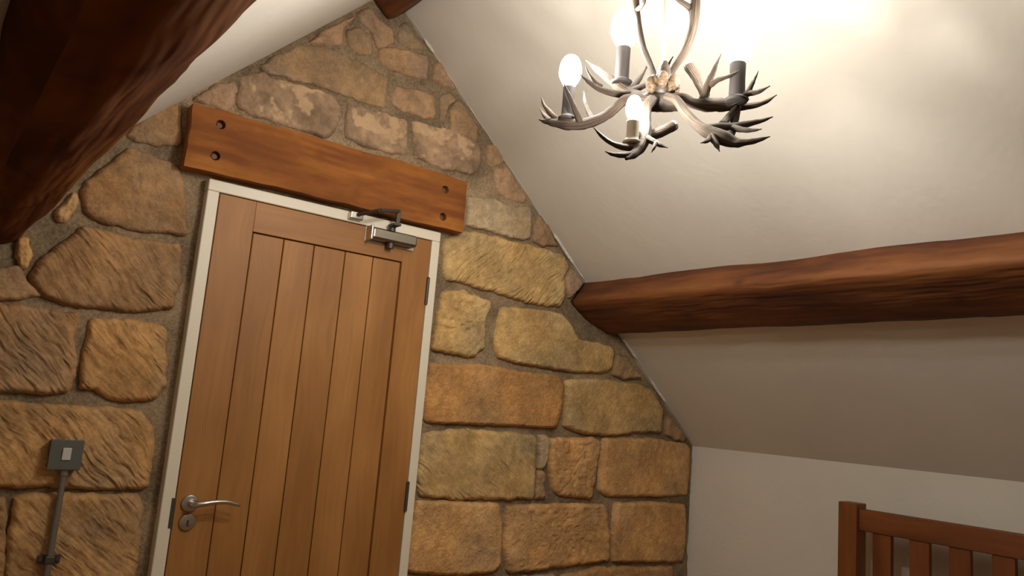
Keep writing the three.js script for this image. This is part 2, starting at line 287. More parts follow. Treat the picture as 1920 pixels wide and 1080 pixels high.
// ---------------------------------------------------------------- the room (metres; gable wall at z = 0)
const RIDGE_X = 1.189, RIDGE_Y = 2.916, LEFT_X = -0.70, RIGHT_X = 3.077, DEPTH = 4.2;
const roof = x => (x < RIDGE_X ? RIDGE_Y - 0.98 * (RIDGE_X - x) : RIDGE_Y - 0.877 * (x - RIDGE_X));
const DOOR = { x0: 0.623, x1: 1.499, y1: 2.016 };
const STONES = [
  ['rough', 'brown', [[0.384, 2.054], [0.457, 2.047], [0.53, 2.034], [0.567, 1.942], [0.583, 1.831], [0.47, 1.816], [0.375, 1.817], [0.304, 1.831], [0.282, 1.904], [0.332, 1.978]]],
  ['toolA', 'brown', [[0.304, 1.786], [0.342, 1.786], [0.439, 1.783], [0.568, 1.791], [0.585, 1.682], [0.572, 1.595], [0.501, 1.565], [0.412, 1.565], [0.338, 1.558], [0.245, 1.567], [0.19, 1.62], [0.208, 1.674], [0.253, 1.725]]],
  ['rough', 'sand', [[0.15, 1.72], [0.171, 1.732], [0.18, 1.695], [0.174, 1.648], [0.16, 1.653], [0.15, 1.689]]],
  ['rough', 'sand', [[0.237, 1.84], [0.26, 1.889], [0.274, 1.86], [0.258, 1.813], [0.236, 1.792], [0.225, 1.806]]],
  ['rough', 'brown', [[-0.002, 1.616], [0.152, 1.644], [0.171, 1.617], [0.225, 1.57], [0.128, 1.549], [0.009, 1.543]]],
  ['toolA', 'brown', [[0.012, 1.529], [0.131, 1.536], [0.216, 1.537], [0.324, 1.532], [0.327, 1.517], [0.319, 1.472], [0.333, 1.404], [0.338, 1.343], [0.33, 1.309], [0.167, 1.301], [0.049, 1.294]]],
  ['toolA', 'ochre', [[0.354, 1.516], [0.446, 1.533], [0.547, 1.527], [0.571, 1.505], [0.569, 1.462], [0.581, 1.419], [0.588, 1.354], [0.568, 1.307], [0.495, 1.299], [0.436, 1.305], [0.41, 1.328], [0.366, 1.324], [0.362, 1.37], [0.361, 1.432]]],
  ['toolA', 'ochre', [[0.053, 1.272], [0.172, 1.272], [0.257, 1.269], [0.437, 1.268], [0.525, 1.264], [0.564, 1.228], [0.58, 1.14], [0.586, 1.051], [0.547, 1.039], [0.452, 1.042], [0.311, 1.048], [0.207, 1.044], [0.089, 1.044]]],
  ['toolA', 'ochre', [[0.249, 1.015], [0.338, 1.022], [0.56, 1.019], [0.576, 0.984], [0.583, 0.881], [0.58, 0.782], [0.579, 0.742], [0.266, 0.763], [0.251, 0.92]]],
  ['toolA', 'brown', [[0.093, 1.016], [0.222, 1.013], [0.237, 0.948], [0.254, 0.764], [0.132, 0.773]]],
  ['rough', 'brown', [[0.373, 2.099], [0.447, 2.225], [0.51, 2.235], [0.527, 2.115], [0.466, 2.091], [0.398, 2.085]]],
  ['rough', 'dun', [[0.744, 2.448], [0.806, 2.515], [0.857, 2.568], [0.948, 2.593], [1.044, 2.594], [1.17, 2.575], [1.221, 2.563], [1.219, 2.506], [1.213, 2.441], [1.121, 2.439], [1.007, 2.45], [0.893, 2.442], [0.817, 2.434], [0.748, 2.432]]],
  ['rough', 'rose', [[0.542, 2.265], [0.597, 2.325], [0.66, 2.372], [0.676, 2.345], [0.67, 2.296], [0.649, 2.262], [0.572, 2.26]]],
  ['rough', 'patchy', [[0.684, 2.395], [0.743, 2.423], [0.818, 2.421], [0.954, 2.432], [1.012, 2.425], [1.043, 2.384], [1.035, 2.31], [1.006, 2.266], [0.896, 2.27], [0.782, 2.27], [0.7, 2.277], [0.676, 2.307]]],
  ['rough', 'patchy', [[1.071, 2.411], [1.178, 2.421], [1.314, 2.427], [1.336, 2.292], [1.262, 2.276], [1.14, 2.28], [1.075, 2.292]]],
  ['rough', 'patchy', [[1.344, 2.429], [1.519, 2.446], [1.651, 2.427], [1.674, 2.338], [1.639, 2.288], [1.511, 2.284], [1.365, 2.287]]],
  ['rough', 'rose', [[1.253, 2.546], [1.357, 2.562], [1.426, 2.558], [1.439, 2.484], [1.393, 2.459], [1.287, 2.459], [1.245, 2.478]]],
  ['smooth', 'rose', [[1.169, 2.663], [1.224, 2.691], [1.305, 2.705], [1.379, 2.71], [1.385, 2.62], [1.305, 2.606], [1.223, 2.604], [1.177, 2.616]]],
  ['rough', 'dun', [[1.03, 2.69], [1.087, 2.718], [1.126, 2.705], [1.136, 2.634], [1.098, 2.624], [1.055, 2.625], [1.035, 2.649]]],
  ['rough', 'rose', [[0.893, 2.597], [0.965, 2.671], [1.03, 2.738], [1.056, 2.753], [1.015, 2.69], [1.022, 2.63], [0.972, 2.612], [0.933, 2.601]]],
  ['rough', 'rose', [[1.063, 2.766], [1.109, 2.808], [1.149, 2.785], [1.183, 2.772], [1.22, 2.764], [1.222, 2.708], [1.158, 2.674], [1.135, 2.719], [1.095, 2.736]]],
  ['rough', 'dun', [[1.237, 2.78], [1.269, 2.809], [1.33, 2.759], [1.353, 2.729], [1.303, 2.72], [1.249, 2.718]]],
  ['rough', 'rose', [[1.404, 2.689], [1.434, 2.709], [1.496, 2.649], [1.507, 2.618], [1.474, 2.619], [1.411, 2.625]]],
  ['rough', 'dun', [[1.505, 2.527], [1.535, 2.577], [1.584, 2.552], [1.639, 2.488], [1.652, 2.437], [1.597, 2.435], [1.519, 2.442]]],
  ['rough', 'dun', [[1.449, 2.57], [1.492, 2.593], [1.522, 2.575], [1.485, 2.521], [1.487, 2.461], [1.46, 2.475]]],
  ['rough', 'rose', [[1.742, 2.333], [1.81, 2.369], [1.924, 2.254], [1.906, 2.234], [1.835, 2.229], [1.755, 2.256]]],
  ['rough', 'dun', [[1.699, 2.431], [1.738, 2.443], [1.791, 2.385], [1.727, 2.345], [1.697, 2.367]]],
  ['smooth', 'grey', [[1.633, 2.197], [1.754, 2.214], [1.838, 2.199], [1.945, 2.226], [1.953, 2.197], [1.958, 2.093], [1.908, 2.076], [1.76, 2.08], [1.638, 2.079]]],
  ['rough', 'dun', [[1.992, 2.194], [2.046, 2.165], [2.114, 2.086], [2.024, 2.076], [1.979, 2.081], [1.981, 2.156]]],
  ['toolB', 'yellow', [[1.618, 2.051], [1.743, 2.061], [1.89, 2.052], [2.047, 2.059], [2.142, 2.053], [2.183, 2.015], [2.157, 1.961], [2.171, 1.868], [2.148, 1.822], [2.029, 1.816], [1.84, 1.833], [1.61, 1.846], [1.558, 1.848], [1.543, 1.998]]],
  ['smooth', 'rose', [[2.197, 1.999], [2.271, 1.949], [2.24, 1.907], [2.202, 1.87], [2.181, 1.898], [2.173, 1.956]]],
  ['pit', 'yellow', [[1.552, 1.79], [1.64, 1.808], [1.791, 1.787], [1.764, 1.733], [1.76, 1.674], [1.77, 1.604], [1.717, 1.562], [1.624, 1.561], [1.538, 1.572], [1.536, 1.633]]],
  ['smooth', 'yellow', [[1.846, 1.778], [1.994, 1.788], [2.163, 1.789], [2.217, 1.749], [2.269, 1.69], [2.382, 1.694], [2.493, 1.68], [2.481, 1.588], [2.417, 1.558], [2.195, 1.553], [1.979, 1.557], [1.84, 1.569], [1.821, 1.625], [1.833, 1.721]]],
  ['rough', 'dun', [[2.519, 1.656], [2.58, 1.638], [2.674, 1.562], [2.553, 1.544], [2.493, 1.565], [2.506, 1.61]]],
  ['smooth', 'orange', [[1.525, 1.515], [1.581, 1.513], [1.765, 1.531], [1.944, 1.52], [2.167, 1.526], [2.2, 1.499], [2.2, 1.4], [2.179, 1.302], [1.966, 1.302], [1.728, 1.299], [1.544, 1.289], [1.524, 1.3], [1.519, 1.42]]],
  ['smooth', 'yellow', [[2.22, 1.51], [2.452, 1.53], [2.652, 1.528], [2.748, 1.508], [2.839, 1.424], [2.832, 1.318], [2.652, 1.309], [2.483, 1.289], [2.321, 1.289], [2.226, 1.311], [2.231, 1.396]]],
  ['rough', 'dun', [[2.863, 1.411], [2.898, 1.398], [3.014, 1.296], [2.996, 1.275], [2.882, 1.303]]],
  ['toolC', 'yellow', [[1.532, 1.251], [1.699, 1.267], [1.88, 1.268], [2.063, 1.263], [2.079, 1.129], [2.079, 1.01], [1.915, 1.008], [1.727, 1.01], [1.535, 1.02], [1.517, 1.078], [1.517, 1.175]]],
  ['smooth', 'pale', [[2.088, 1.264], [2.132, 1.266], [2.135, 1.174], [2.116, 1.129], [2.093, 1.133]]],
  ['rough', 'dun', [[2.089, 1.116], [2.129, 1.116], [2.139, 1.014], [2.093, 1.008]]],
  ['pit', 'sand', [[2.156, 1.256], [2.368, 1.265], [2.429, 1.259], [2.425, 1.159], [2.413, 1.073], [2.406, 1.014], [2.223, 1.025], [2.171, 1.071], [2.16, 1.152]]],
  ['smooth', 'sand', [[2.464, 1.27], [2.769, 1.28], [3.008, 1.27], [3.049, 1.246], [3.048, 1.149], [3.04, 1.029], [2.854, 1.021], [2.505, 1.021], [2.454, 1.051], [2.453, 1.176]]],
  ['smooth', 'sand', [[1.526, 0.997], [1.704, 0.994], [1.909, 0.987], [1.931, 0.875], [1.933, 0.753], [1.909, 0.73], [1.733, 0.727], [1.516, 0.751], [1.509, 0.774], [1.514, 0.887]]],
  ['pit', 'sand', [[1.955, 0.979], [2.218, 0.981], [2.499, 0.982], [2.525, 0.867], [2.542, 0.745], [2.371, 0.735], [2.155, 0.727], [1.981, 0.724], [1.953, 0.819], [1.958, 0.902]]],
  ['smooth', 'sand', [[2.555, 0.988], [2.791, 0.987], [3.024, 0.979], [3.038, 0.839], [3.031, 0.715], [2.562, 0.737], [2.553, 0.852]]],
  ['rough', 'ochre', [[2.266, 0.691], [2.48, 0.71], [2.964, 0.694], [2.992, 0.411], [2.266, 0.47]]],
  ['rough', 'grey', [[1.966, 0.694], [2.23, 0.695], [2.231, 0.473], [1.966, 0.489]]],
  ['smooth', 'sand', [[1.516, 0.714], [1.931, 0.698], [1.934, 0.492], [1.507, 0.534]]],
];
const ANTLERS = [
  ['left', [[[1.1793, 2.0554, 1.4289, 0.0124], [1.16, 2.0642, 1.3937, 0.0118], [1.1554, 2.0713, 1.3597, 0.0113], [1.152, 2.0551, 1.327, 0.0114], [1.1464, 2.0422, 1.2918, 0.0116], [1.134, 2.0365, 1.2494, 0.013], [1.1138, 2.0385, 1.2133, 0.0144], [1.0989, 2.0459, 1.183, 0.0105], [1.0909, 2.0522, 1.1599, 0.0066], [1.0852, 2.0614, 1.1392, 0.002]], [[1.1077, 2.0461, 1.1923, 0.0079], [1.0907, 2.07, 1.1742, 0.0066], [1.0728, 2.0858, 1.1698, 0.0039], [1.0613, 2.1003, 1.1721, 0.0013]], [[1.1016, 2.0511, 1.1713, 0.0066], [1.0947, 2.0697, 1.1493, 0.0053], [1.0907, 2.0956, 1.1305, 0.0013]], [[1.1278, 2.039, 1.2429, 0.0091], [1.1067, 2.0571, 1.2496, 0.0071], [1.0902, 2.0855, 1.2466, 0.0051], [1.0718, 2.1164, 1.2417, 0.0015]], [[1.1415, 2.0407, 1.272, 0.0077], [1.147, 2.0697, 1.2486, 0.0065], [1.1474, 2.0952, 1.2345, 0.0052], [1.15, 2.1291, 1.2227, 0.0016]]]],
  ['upper left', [[[1.2063, 2.0783, 1.4138, 0.0126], [1.2091, 2.091, 1.373, 0.0115], [1.2118, 2.109, 1.3321, 0.0143], [1.2055, 2.1335, 1.2962, 0.0171], [1.1952, 2.1567, 1.2707, 0.0119], [1.1799, 2.1857, 1.2398, 0.008], [1.163, 2.2195, 1.2072, 0.0016]], [[1.2076, 2.1089, 1.3276, 0.0104], [1.1752, 2.1069, 1.3078, 0.0077], [1.1399, 2.1153, 1.2848, 0.0064], [1.1196, 2.1301, 1.2706, 0.0051], [1.1028, 2.1449, 1.26, 0.0013]], [[1.1515, 2.1238, 1.2826, 0.0058], [1.1322, 2.1351, 1.2767, 0.0051], [1.1228, 2.1536, 1.2667, 0.0032], [1.1168, 2.1722, 1.2604, 0.0013]], [[1.21, 2.1212, 1.3156, 0.0091], [1.2149, 2.1257, 1.35, 0.0071], [1.2207, 2.1351, 1.3853, 0.0057], [1.2275, 2.1526, 1.4071, 0.0044], [1.2321, 2.1801, 1.4267, 0.0013]], [[1.2133, 2.1239, 1.3191, 0.0078], [1.2399, 2.1651, 1.3181, 0.0059], [1.2547, 2.1942, 1.3193, 0.004], [1.2607, 2.2187, 1.3257, 0.0013]]]],
  ['lower front', [[[1.1601, 2.0492, 1.4377, 0.0122], [1.1314, 2.0219, 1.4509, 0.012], [1.1095, 1.98, 1.4715, 0.0118], [1.0884, 1.9394, 1.4928, 0.0139], [1.0686, 1.9046, 1.5009, 0.0138], [1.0464, 1.8805, 1.5066, 0.0091], [1.0228, 1.8634, 1.5106, 0.0034]], [[1.0672, 1.9023, 1.4995, 0.008], [1.0329, 1.8945, 1.4922, 0.0068], [1.0084, 1.8992, 1.4807, 0.0051], [0.988, 1.9095, 1.4736, 0.0039], [0.9697, 1.9231, 1.4688, 0.0011]], [[1.0478, 1.8817, 1.508, 0.0068], [1.0161, 1.8708, 1.5035, 0.0056], [0.997, 1.869, 1.4979, 0.0039], [0.9808, 1.8706, 1.4952, 0.0011]], [[1.0801, 1.9265, 1.4986, 0.0092], [1.0841, 1.9163, 1.5174, 0.0069], [1.0872, 1.9051, 1.5353, 0.0051], [1.0915, 1.8952, 1.5544, 0.0011]], [[1.0828, 1.9083, 1.5306, 0.0046], [1.0731, 1.8935, 1.5349, 0.0028], [1.0699, 1.8846, 1.5315, 0.0009]], [[1.098, 1.9363, 1.4884, 0.0105], [1.1314, 1.9537, 1.4948, 0.0112], [1.1636, 1.9758, 1.4998, 0.0114]]]],
  ['upper right', [[[1.2029, 2.0582, 1.454, 0.0124], [1.2125, 2.0615, 1.4787, 0.0098], [1.2208, 2.0428, 1.5022, 0.011], [1.2401, 2.0407, 1.5226, 0.0159], [1.2576, 2.041, 1.5412, 0.0159], [1.2758, 2.0377, 1.5606, 0.011], [1.3006, 2.0381, 1.587, 0.0073], [1.3221, 2.048, 1.6098, 0.0055], [1.3464, 2.0681, 1.621, 0.0012]], [[1.2346, 2.0455, 1.5168, 0.011], [1.2327, 2.0799, 1.5294, 0.0085], [1.2339, 2.1117, 1.5452, 0.0054], [1.235, 2.142, 1.561, 0.0012]], [[1.235, 2.08, 1.5318, 0.0073], [1.2327, 2.0842, 1.5586, 0.0054], [1.2381, 2.0869, 1.5789, 0.0042], [1.2447, 2.0941, 1.6005, 0.0012]], [[1.2371, 2.0625, 1.5195, 0.011], [1.2557, 2.1173, 1.4809, 0.0113], [1.2563, 2.157, 1.4524, 0.0114]], [[1.2667, 2.0412, 1.5509, 0.0098], [1.2614, 2.0406, 1.589, 0.0072], [1.2656, 2.0482, 1.6081, 0.0066], [1.272, 2.0486, 1.6295, 0.0048], [1.2794, 2.0571, 1.652, 0.0012]], [[1.2642, 2.0458, 1.6066, 0.0066], [1.271, 2.0694, 1.6139, 0.0048], [1.2751, 2.0847, 1.6182, 0.003], [1.2792, 2.0989, 1.6225, 0.001]]]],
  ['lower right', [[[1.1817, 2.0569, 1.4606, 0.0098], [1.1737, 2.0369, 1.4959, 0.0102], [1.1657, 1.9963, 1.5312, 0.0106], [1.1645, 1.9666, 1.5591, 0.0105], [1.167, 1.9412, 1.5908, 0.0138], [1.1779, 1.9256, 1.617, 0.0161], [1.189, 1.9114, 1.6435, 0.0103], [1.1975, 1.9104, 1.667, 0.0068], [1.2062, 1.9132, 1.6837, 0.0045], [1.2155, 1.9182, 1.7008, 0.0011]], [[1.1625, 1.9478, 1.5861, 0.0092], [1.1902, 1.9533, 1.6009, 0.0116], [1.2179, 1.9599, 1.6158, 0.0093], [1.25, 1.9735, 1.6353, 0.0059], [1.2627, 1.9783, 1.6488, 0.0041], [1.276, 1.9865, 1.6629, 0.0012]], [[1.2072, 1.9537, 1.619, 0.007], [1.2089, 1.9419, 1.65, 0.0052], [1.2112, 1.9383, 1.667, 0.0034], [1.2126, 1.9368, 1.6831, 0.0011]], [[1.1652, 1.9275, 1.6035, 0.0092], [1.1549, 1.9048, 1.6218, 0.0057], [1.1517, 1.8861, 1.633, 0.0011]], [[1.1638, 1.9274, 1.602, 0.0069], [1.143, 1.911, 1.6091, 0.0045], [1.1194, 1.899, 1.6133, 0.0011]], [[1.1941, 1.9318, 1.6197, 0.0104], [1.2297, 1.9596, 1.5991, 0.0094], [1.2566, 1.9911, 1.584, 0.0084], [1.2749, 2.0253, 1.5742, 0.0085]], [[1.2085, 1.968, 1.5912, 0.0082], [1.2404, 1.9963, 1.5813, 0.0078], [1.2755, 2.03, 1.5748, 0.0073]]]],
  ['upright', [[[1.2225, 2.0987, 1.431, 0.0075], [1.2244, 2.1381, 1.433, 0.0075], [1.2339, 2.1804, 1.4577, 0.0088], [1.2369, 2.2263, 1.4754, 0.0099], [1.2319, 2.2668, 1.4848, 0.0111], [1.2311, 2.3208, 1.484, 0.0111], [1.2303, 2.3923, 1.4684, 0.0099], [1.2193, 2.466, 1.4422, 0.0088], [1.1977, 2.5211, 1.4192, 0.0075]], [[1.2376, 2.2544, 1.4762, 0.0075], [1.2246, 2.2746, 1.477, 0.0068], [1.1899, 2.2867, 1.4693, 0.0049], [1.1659, 2.3068, 1.4584, 0.0012]]]],
  ['upright', [[[1.1959, 2.0941, 1.4173, 0.0075], [1.2149, 2.1585, 1.3792, 0.0077], [1.221, 2.2261, 1.3418, 0.0078], [1.2169, 2.2992, 1.3229, 0.0085], [1.2108, 2.3681, 1.3165, 0.0091], [1.2076, 2.4454, 1.3277, 0.0091], [1.2012, 2.4949, 1.3646, 0.0083], [1.1965, 2.5286, 1.4034, 0.0075]], [[1.2141, 2.3266, 1.32, 0.0065], [1.2026, 2.3287, 1.3515, 0.0051], [1.1927, 2.3413, 1.3701, 0.0013]]]],
];
const CANDLES = [
  ['left', [1.1133, 2.0478, 1.2129], [1.1109, 2.1335, 1.2103], [1.1124, 2.1755, 1.2119], 0.0144, 0.0274, 0.0392],
  ['back left', [1.2025, 2.1442, 1.293], [1.2022, 2.239, 1.2927], [1.2053, 2.291, 1.296], 0.0171, 0.0341, 0.0472],
  ['front', [1.0605, 1.9066, 1.4923], [1.0571, 1.9585, 1.4887], [1.0545, 1.9858, 1.486], 0.0138, 0.0172, 0.0275],
  ['right', [1.2578, 2.0334, 1.5853], [1.2587, 2.1227, 1.5862], [1.2591, 2.1697, 1.5866], 0.0168, 0.0336, 0.0457],
];

// ---- floor
{
  const f = thing('floor', 'brown carpeted floor of the attic room', 'floor', [0, 0, 0], 'structure');
  part('carpet', box(LEFT_X - 0.15, RIGHT_X + 0.15, -0.12, 0, -0.3, DEPTH + 0.15, 0, 'x', 0.5), M.carpet, f);
}
// ---- plastered slopes, knee walls, back wall
function plasterThing(name, label, category, geo, mat = M.plaster) {
  const t = thing(name, label, category, [0, 0, 0], 'structure');
  part('plaster', geo, mat, t);
  return t;
}
const T = 0.14;
const slopeRight = plasterThing('ceiling', 'sloping white plaster ceiling behind the antler chandelier', 'ceiling',
  prism([[RIDGE_X, RIDGE_Y], [RIGHT_X, roof(RIGHT_X)], [RIGHT_X + 0.12, roof(RIGHT_X) - 0.0], [RIGHT_X + 0.12, roof(RIGHT_X) + T], [RIDGE_X, RIDGE_Y + T + 0.1]], -0.3, DEPTH + 0.15));
const slopeLeft = plasterThing('ceiling', 'sloping white plaster ceiling above the big dark beam on the left', 'ceiling',
  prism([[RIDGE_X, RIDGE_Y], [RIDGE_X, RIDGE_Y + T + 0.1], [LEFT_X - 0.12, roof(LEFT_X) + T], [LEFT_X - 0.12, roof(LEFT_X)], [LEFT_X, roof(LEFT_X)]], -0.3, DEPTH + 0.15));
// ragged edge of the skim coat where each slope meets the stone
function skimEdge(parent, xa, xb, seed) {
  const pts = [], n = Math.ceil(Math.abs(xb - xa) / 0.02);
  for (let i = 0; i <= n; i++) {
    const x = mix(xa, xb, i / n), w = fbm(x * 9, 2, seed, 3), r = 0.0012 + 0.006 * sstep(0.5, 0.64, w);
    pts.push([x, roof(x) - 0.002, 0.004 + 0.008 * fbm(x * 14, 7, seed + 4, 2), r]);
  }
  part('skim_edge', horn(pts, seed, 7, 0.2), M.plaster, parent, 'ragged plaster edge against the stone');
}
skimEdge(slopeRight, 1.285, 2.29, 401); skimEdge(slopeRight, 2.54, 3.07, 431);
plasterThing('wall_right', 'low plaster knee wall behind the slatted headboard', 'wall', box(RIGHT_X, RIGHT_X + 0.12, 0, roof(RIGHT_X), -0.3, DEPTH + 0.15, 0, 'z'));
plasterThing('wall_left', 'low plaster knee wall under the left slope', 'wall', box(LEFT_X - 0.12, LEFT_X, 0, roof(LEFT_X), -0.3, DEPTH + 0.15, 0, 'z'));
plasterThing('wall_back', 'plain plaster gable wall at the back of the room', 'wall',
  prism([[LEFT_X, 0], [RIGHT_X, 0], [RIGHT_X, roof(RIGHT_X)], [RIDGE_X, RIDGE_Y], [LEFT_X, roof(LEFT_X)]], DEPTH, DEPTH + 0.15));

// ---- stone gable wall
const gable = thing('wall_front', 'gable wall of large tooled sandstone blocks around the oak door', 'wall', [0, 0, 0], 'structure');
part('wall_core', prism([[LEFT_X, 0], [DOOR.x0, 0], [DOOR.x0, DOOR.y1], [DOOR.x1, DOOR.y1], [DOOR.x1, 0], [RIGHT_X, 0], [RIGHT_X, roof(RIGHT_X)], [RIDGE_X, RIDGE_Y], [LEFT_X, roof(LEFT_X)]], -0.3, -0.02), M.core, gable);
{
  const pos = [], uv = [], idx = [];
  function panel(x0, x1, bottom, cx, cy) {                       // a grid of mortar between the door edge and the roof line
    const o = pos.length / 3;
    for (let i = 0; i <= cx; i++) for (let j = 0; j <= cy; j++) {
      const x = mix(x0, x1, i / cx), y = mix(bottom, roof(x), j / cy);
      const z = -0.011 + (fbm(x * 9, y * 9, 301, 3) - 0.5) * 0.014 + (fbm(x * 45, y * 45, 311, 2) - 0.5) * 0.006 + sstep(2.0, 2.3, y) * 0.011;
      pos.push(x, y, z); uv.push(x / 0.7, y / 0.7);
      if (i && j) { const b = o + i * (cy + 1) + j, p = b - cy - 1; idx.push(p - 1, b - 1, p, b - 1, b, p); }
    }
  }
  panel(LEFT_X, DOOR.x0, 0, 100, 160); panel(DOOR.x0, RIDGE_X, DOOR.y1, 60, 60); panel(RIDGE_X, DOOR.x1, DOOR.y1, 40, 60); panel(DOOR.x1, RIGHT_X, 0, 140, 160);
  part('mortar', indexed(pos, uv, idx), M.mortar, gable, 'brown-grey lime mortar between the stones');
}
// relief of a stone face, in metres, at wall position x, y
const RELIEF = {
  rough: (x, y, s) => (fbm(x * 12, y * 12, s, 4) - 0.5) * 0.026 + (fbm(x * 45, y * 45, s + 7, 3) - 0.5) * 0.010,
  smooth: (x, y, s) => (fbm(x * 7, y * 7, s, 3) - 0.5) * 0.010 + (fbm(x * 50, y * 50, s + 7, 2) - 0.5) * 0.004,
  pit: (x, y, s) => (fbm(x * 9, y * 9, s, 3) - 0.5) * 0.012 + (fbm(x * 40, y * 40, s + 7, 3) - 0.5) * 0.008 - sstep(0.62, 0.8, vnoise(x * 55, y * 55, s + 21)) * 0.007,
  tool: (x, y, s, ang, len, freq, amp) => {                     // slanting chisel strokes
    const c = Math.cos(ang), d = Math.sin(ang), wob = (fbm(x * 6, y * 6, s + 3, 2) - 0.5) * 0.06;
    const u = x * c + y * d, v = -x * d + y * c + wob;
    const k = vnoise(u * len, v * freq, s + 11), k2 = vnoise(u * len * 2.2, v * freq * 1.9, s + 15);
    return (fbm(x * 8, y * 8, s, 3) - 0.5) * 0.018 + ((k - 0.5) * 0.7 + (k2 - 0.5) * 0.4) * amp * mix(0.35, 1.3, sstep(0.3, 0.65, fbm(x * 5, y * 5, s + 19, 2)));
  },
};
RELIEF.toolA = (x, y, s) => RELIEF.tool(x, y, s, -0.85, 11, 62, 0.011);
RELIEF.toolB = (x, y, s) => RELIEF.tool(x, y, s, 0.65, 12, 55, 0.008);
RELIEF.toolC = (x, y, s) => RELIEF.tool(x, y, s, -0.95, 9, 60, 0.005);
let stoneCount = 0;
function stone(style, tone, poly, proud) {
  const s = 1000 + 37 * stoneCount++, rnd = rng(s);
  const mx = poly.reduce((t, q) => t + q[0], 0) / poly.length, my = poly.reduce((t, q) => t + q[1], 0) / poly.length;
  const inner = poly.map(q => { const d = Math.hypot(q[0] - mx, q[1] - my), f = 1 + 0.007 / d; return [mx + (q[0] - mx) * f, my + (q[1] - my) * f]; });
  // walk round the outline at even steps
  const L = [0]; for (let i = 0; i < inner.length; i++) { const a = inner[i], b = inner[(i + 1) % inner.length]; L.push(L[i] + Math.hypot(a[0] - b[0], a[1] - b[1])); }
  const total = L[inner.length], N = Math.round(clamp(total / 0.009, 40, 150)), rim = []; let j = 0, cx = 0, cy = 0;
  for (let k = 0; k < N; k++) {
    const d = k / N * total; while (L[j + 1] < d) j++;
    const f = (d - L[j]) / (L[j + 1] - L[j]), a = inner[j], b = inner[(j + 1) % inner.length];
    rim.push([mix(a[0], b[0], f), mix(a[1], b[1], f)]);
  }
  for (let pass = 0; pass < 2; pass++) { const o = rim.map(q => [...q]); for (let k = 0; k < N; k++) for (const c of [0, 1]) rim[k][c] = 0.5 * o[k][c] + 0.25 * (o[(k + 1) % N][c] + o[(k + N - 1) % N][c]); }
  const ragged = style === 'smooth' ? 0.005 : 0.009;
  for (let k = 0; k < N; k++) {
    const q = rim[k], a = fbm(q[0] * 28, q[1] * 28, s + 51, 3) - 0.5, b = fbm(q[0] * 28, q[1] * 28, s + 61, 3) - 0.5;
    rim[k] = [q[0] + a * ragged * 2, q[1] + b * ragged * 2];
  }
  // centre: area centroid
  let A = 0; for (let k = 0; k < N; k++) { const a = rim[k], b = rim[(k + 1) % N], w = a[0] * b[1] - b[0] * a[1]; A += w; cx += (a[0] + b[0]) * w; cy += (a[1] + b[1]) * w; }
  cx /= 3 * A; cy /= 3 * A;
  const K = Math.round(clamp(Math.sqrt(Math.abs(A) / 2) / 0.011, 8, 24)), pos = [], uv = [], idx = [], ox = rnd() * 3, oy = rnd() * 3;
  const tiltX = (rnd() - 0.5) * 0.03, tiltY = (rnd() - 0.5) * 0.03, soft = style === 'smooth' ? 0.004 : 0.006;
  const rings = [[1, -1], [1.0, 0]]; for (let k = 1; k <= K; k++) rings.push([1 - Math.pow(k / K, 0.9), k]);
  rings.forEach(([sc, tag], ri) => {
    for (let k = 0; k <= N; k++) {
      const q = rim[k % N], x = cx + (q[0] - cx) * sc, y = cy + (q[1] - cy) * sc, d = (1 - sc) * Math.hypot(q[0] - cx, q[1] - cy);
      let z;
      if (tag === -1) z = -0.025;
      else z = proud + 0.75 * (RELIEF[style](x, y, s) + tiltX * (x - cx) + tiltY * (y - cy)) * sstep(0, 0.02, d + 0.004) - (proud * 0.75 + 0.004) * Math.exp(-Math.pow(d / soft, 1.3));
      pos.push(x, y, z); uv.push((style === 'toolB' ? -x : x) / 0.6 + ox, y / 0.6 + oy);
      if (ri && k < N) { const b = ri * (N + 1) + k, p = b - N - 1; idx.push(p, b, p + 1, b, b + 1, p + 1); }
    }
  });
  if (A > 0) for (let i = 0; i < idx.length; i += 3) [idx[i], idx[i + 1]] = [idx[i + 1], idx[i]];
  return part('stone', indexed(pos, uv, idx), STONE_MATERIAL[tone + (style.startsWith('tool') ? '_tooled' : '')], gable);
}
for (const [style, tone, poly] of STONES) {
  const top = Math.max(...poly.map(q => q[1])), r = rng(stoneCount + 5)();
  stone(style, tone, poly, (top > 2.05 ? 0.006 : 0.011) + r * 0.006);
}
// courses below and beside the view
function course(x0, x1, y0, y1, seed) {
  const r = rng(seed); let x = x0;
  while (x < x1 - 0.12) {
    let e = x + 0.24 + r() * 0.26; if (x1 - e < 0.16) e = x1;
    const top = Math.min(y1, roof(x) - 0.03, roof(e) - 0.03);
    if (top - y0 > 0.06) stone(r() < 0.5 ? 'toolA' : 'rough', r() < 0.5 ? 'brown' : 'ochre', [[x + 0.01, y0], [(x + e) / 2, y0 - 0.004], [e - 0.01, y0], [e - 0.01, top], [x + 0.01, top]], 0.02);
    x = e;
  }
}
for (const [a, b, c] of [[0.03, 0.26, 5], [0.29, 0.50, 6], [0.53, 0.73, 7]]) course(LEFT_X + 0.03, DOOR.x0 - 0.04, a, b, c);
for (const [a, b, c] of [[0.77, 0.99, 8], [1.02, 1.24, 9], [1.27, 1.46, 10]]) course(LEFT_X + 0.03, -0.02, a, b, c);
for (const [a, b, c] of [[0.03, 0.22, 12], [0.25, 0.42, 13]]) course(DOOR.x1 + 0.03, RIGHT_X - 0.03, a, b, c);

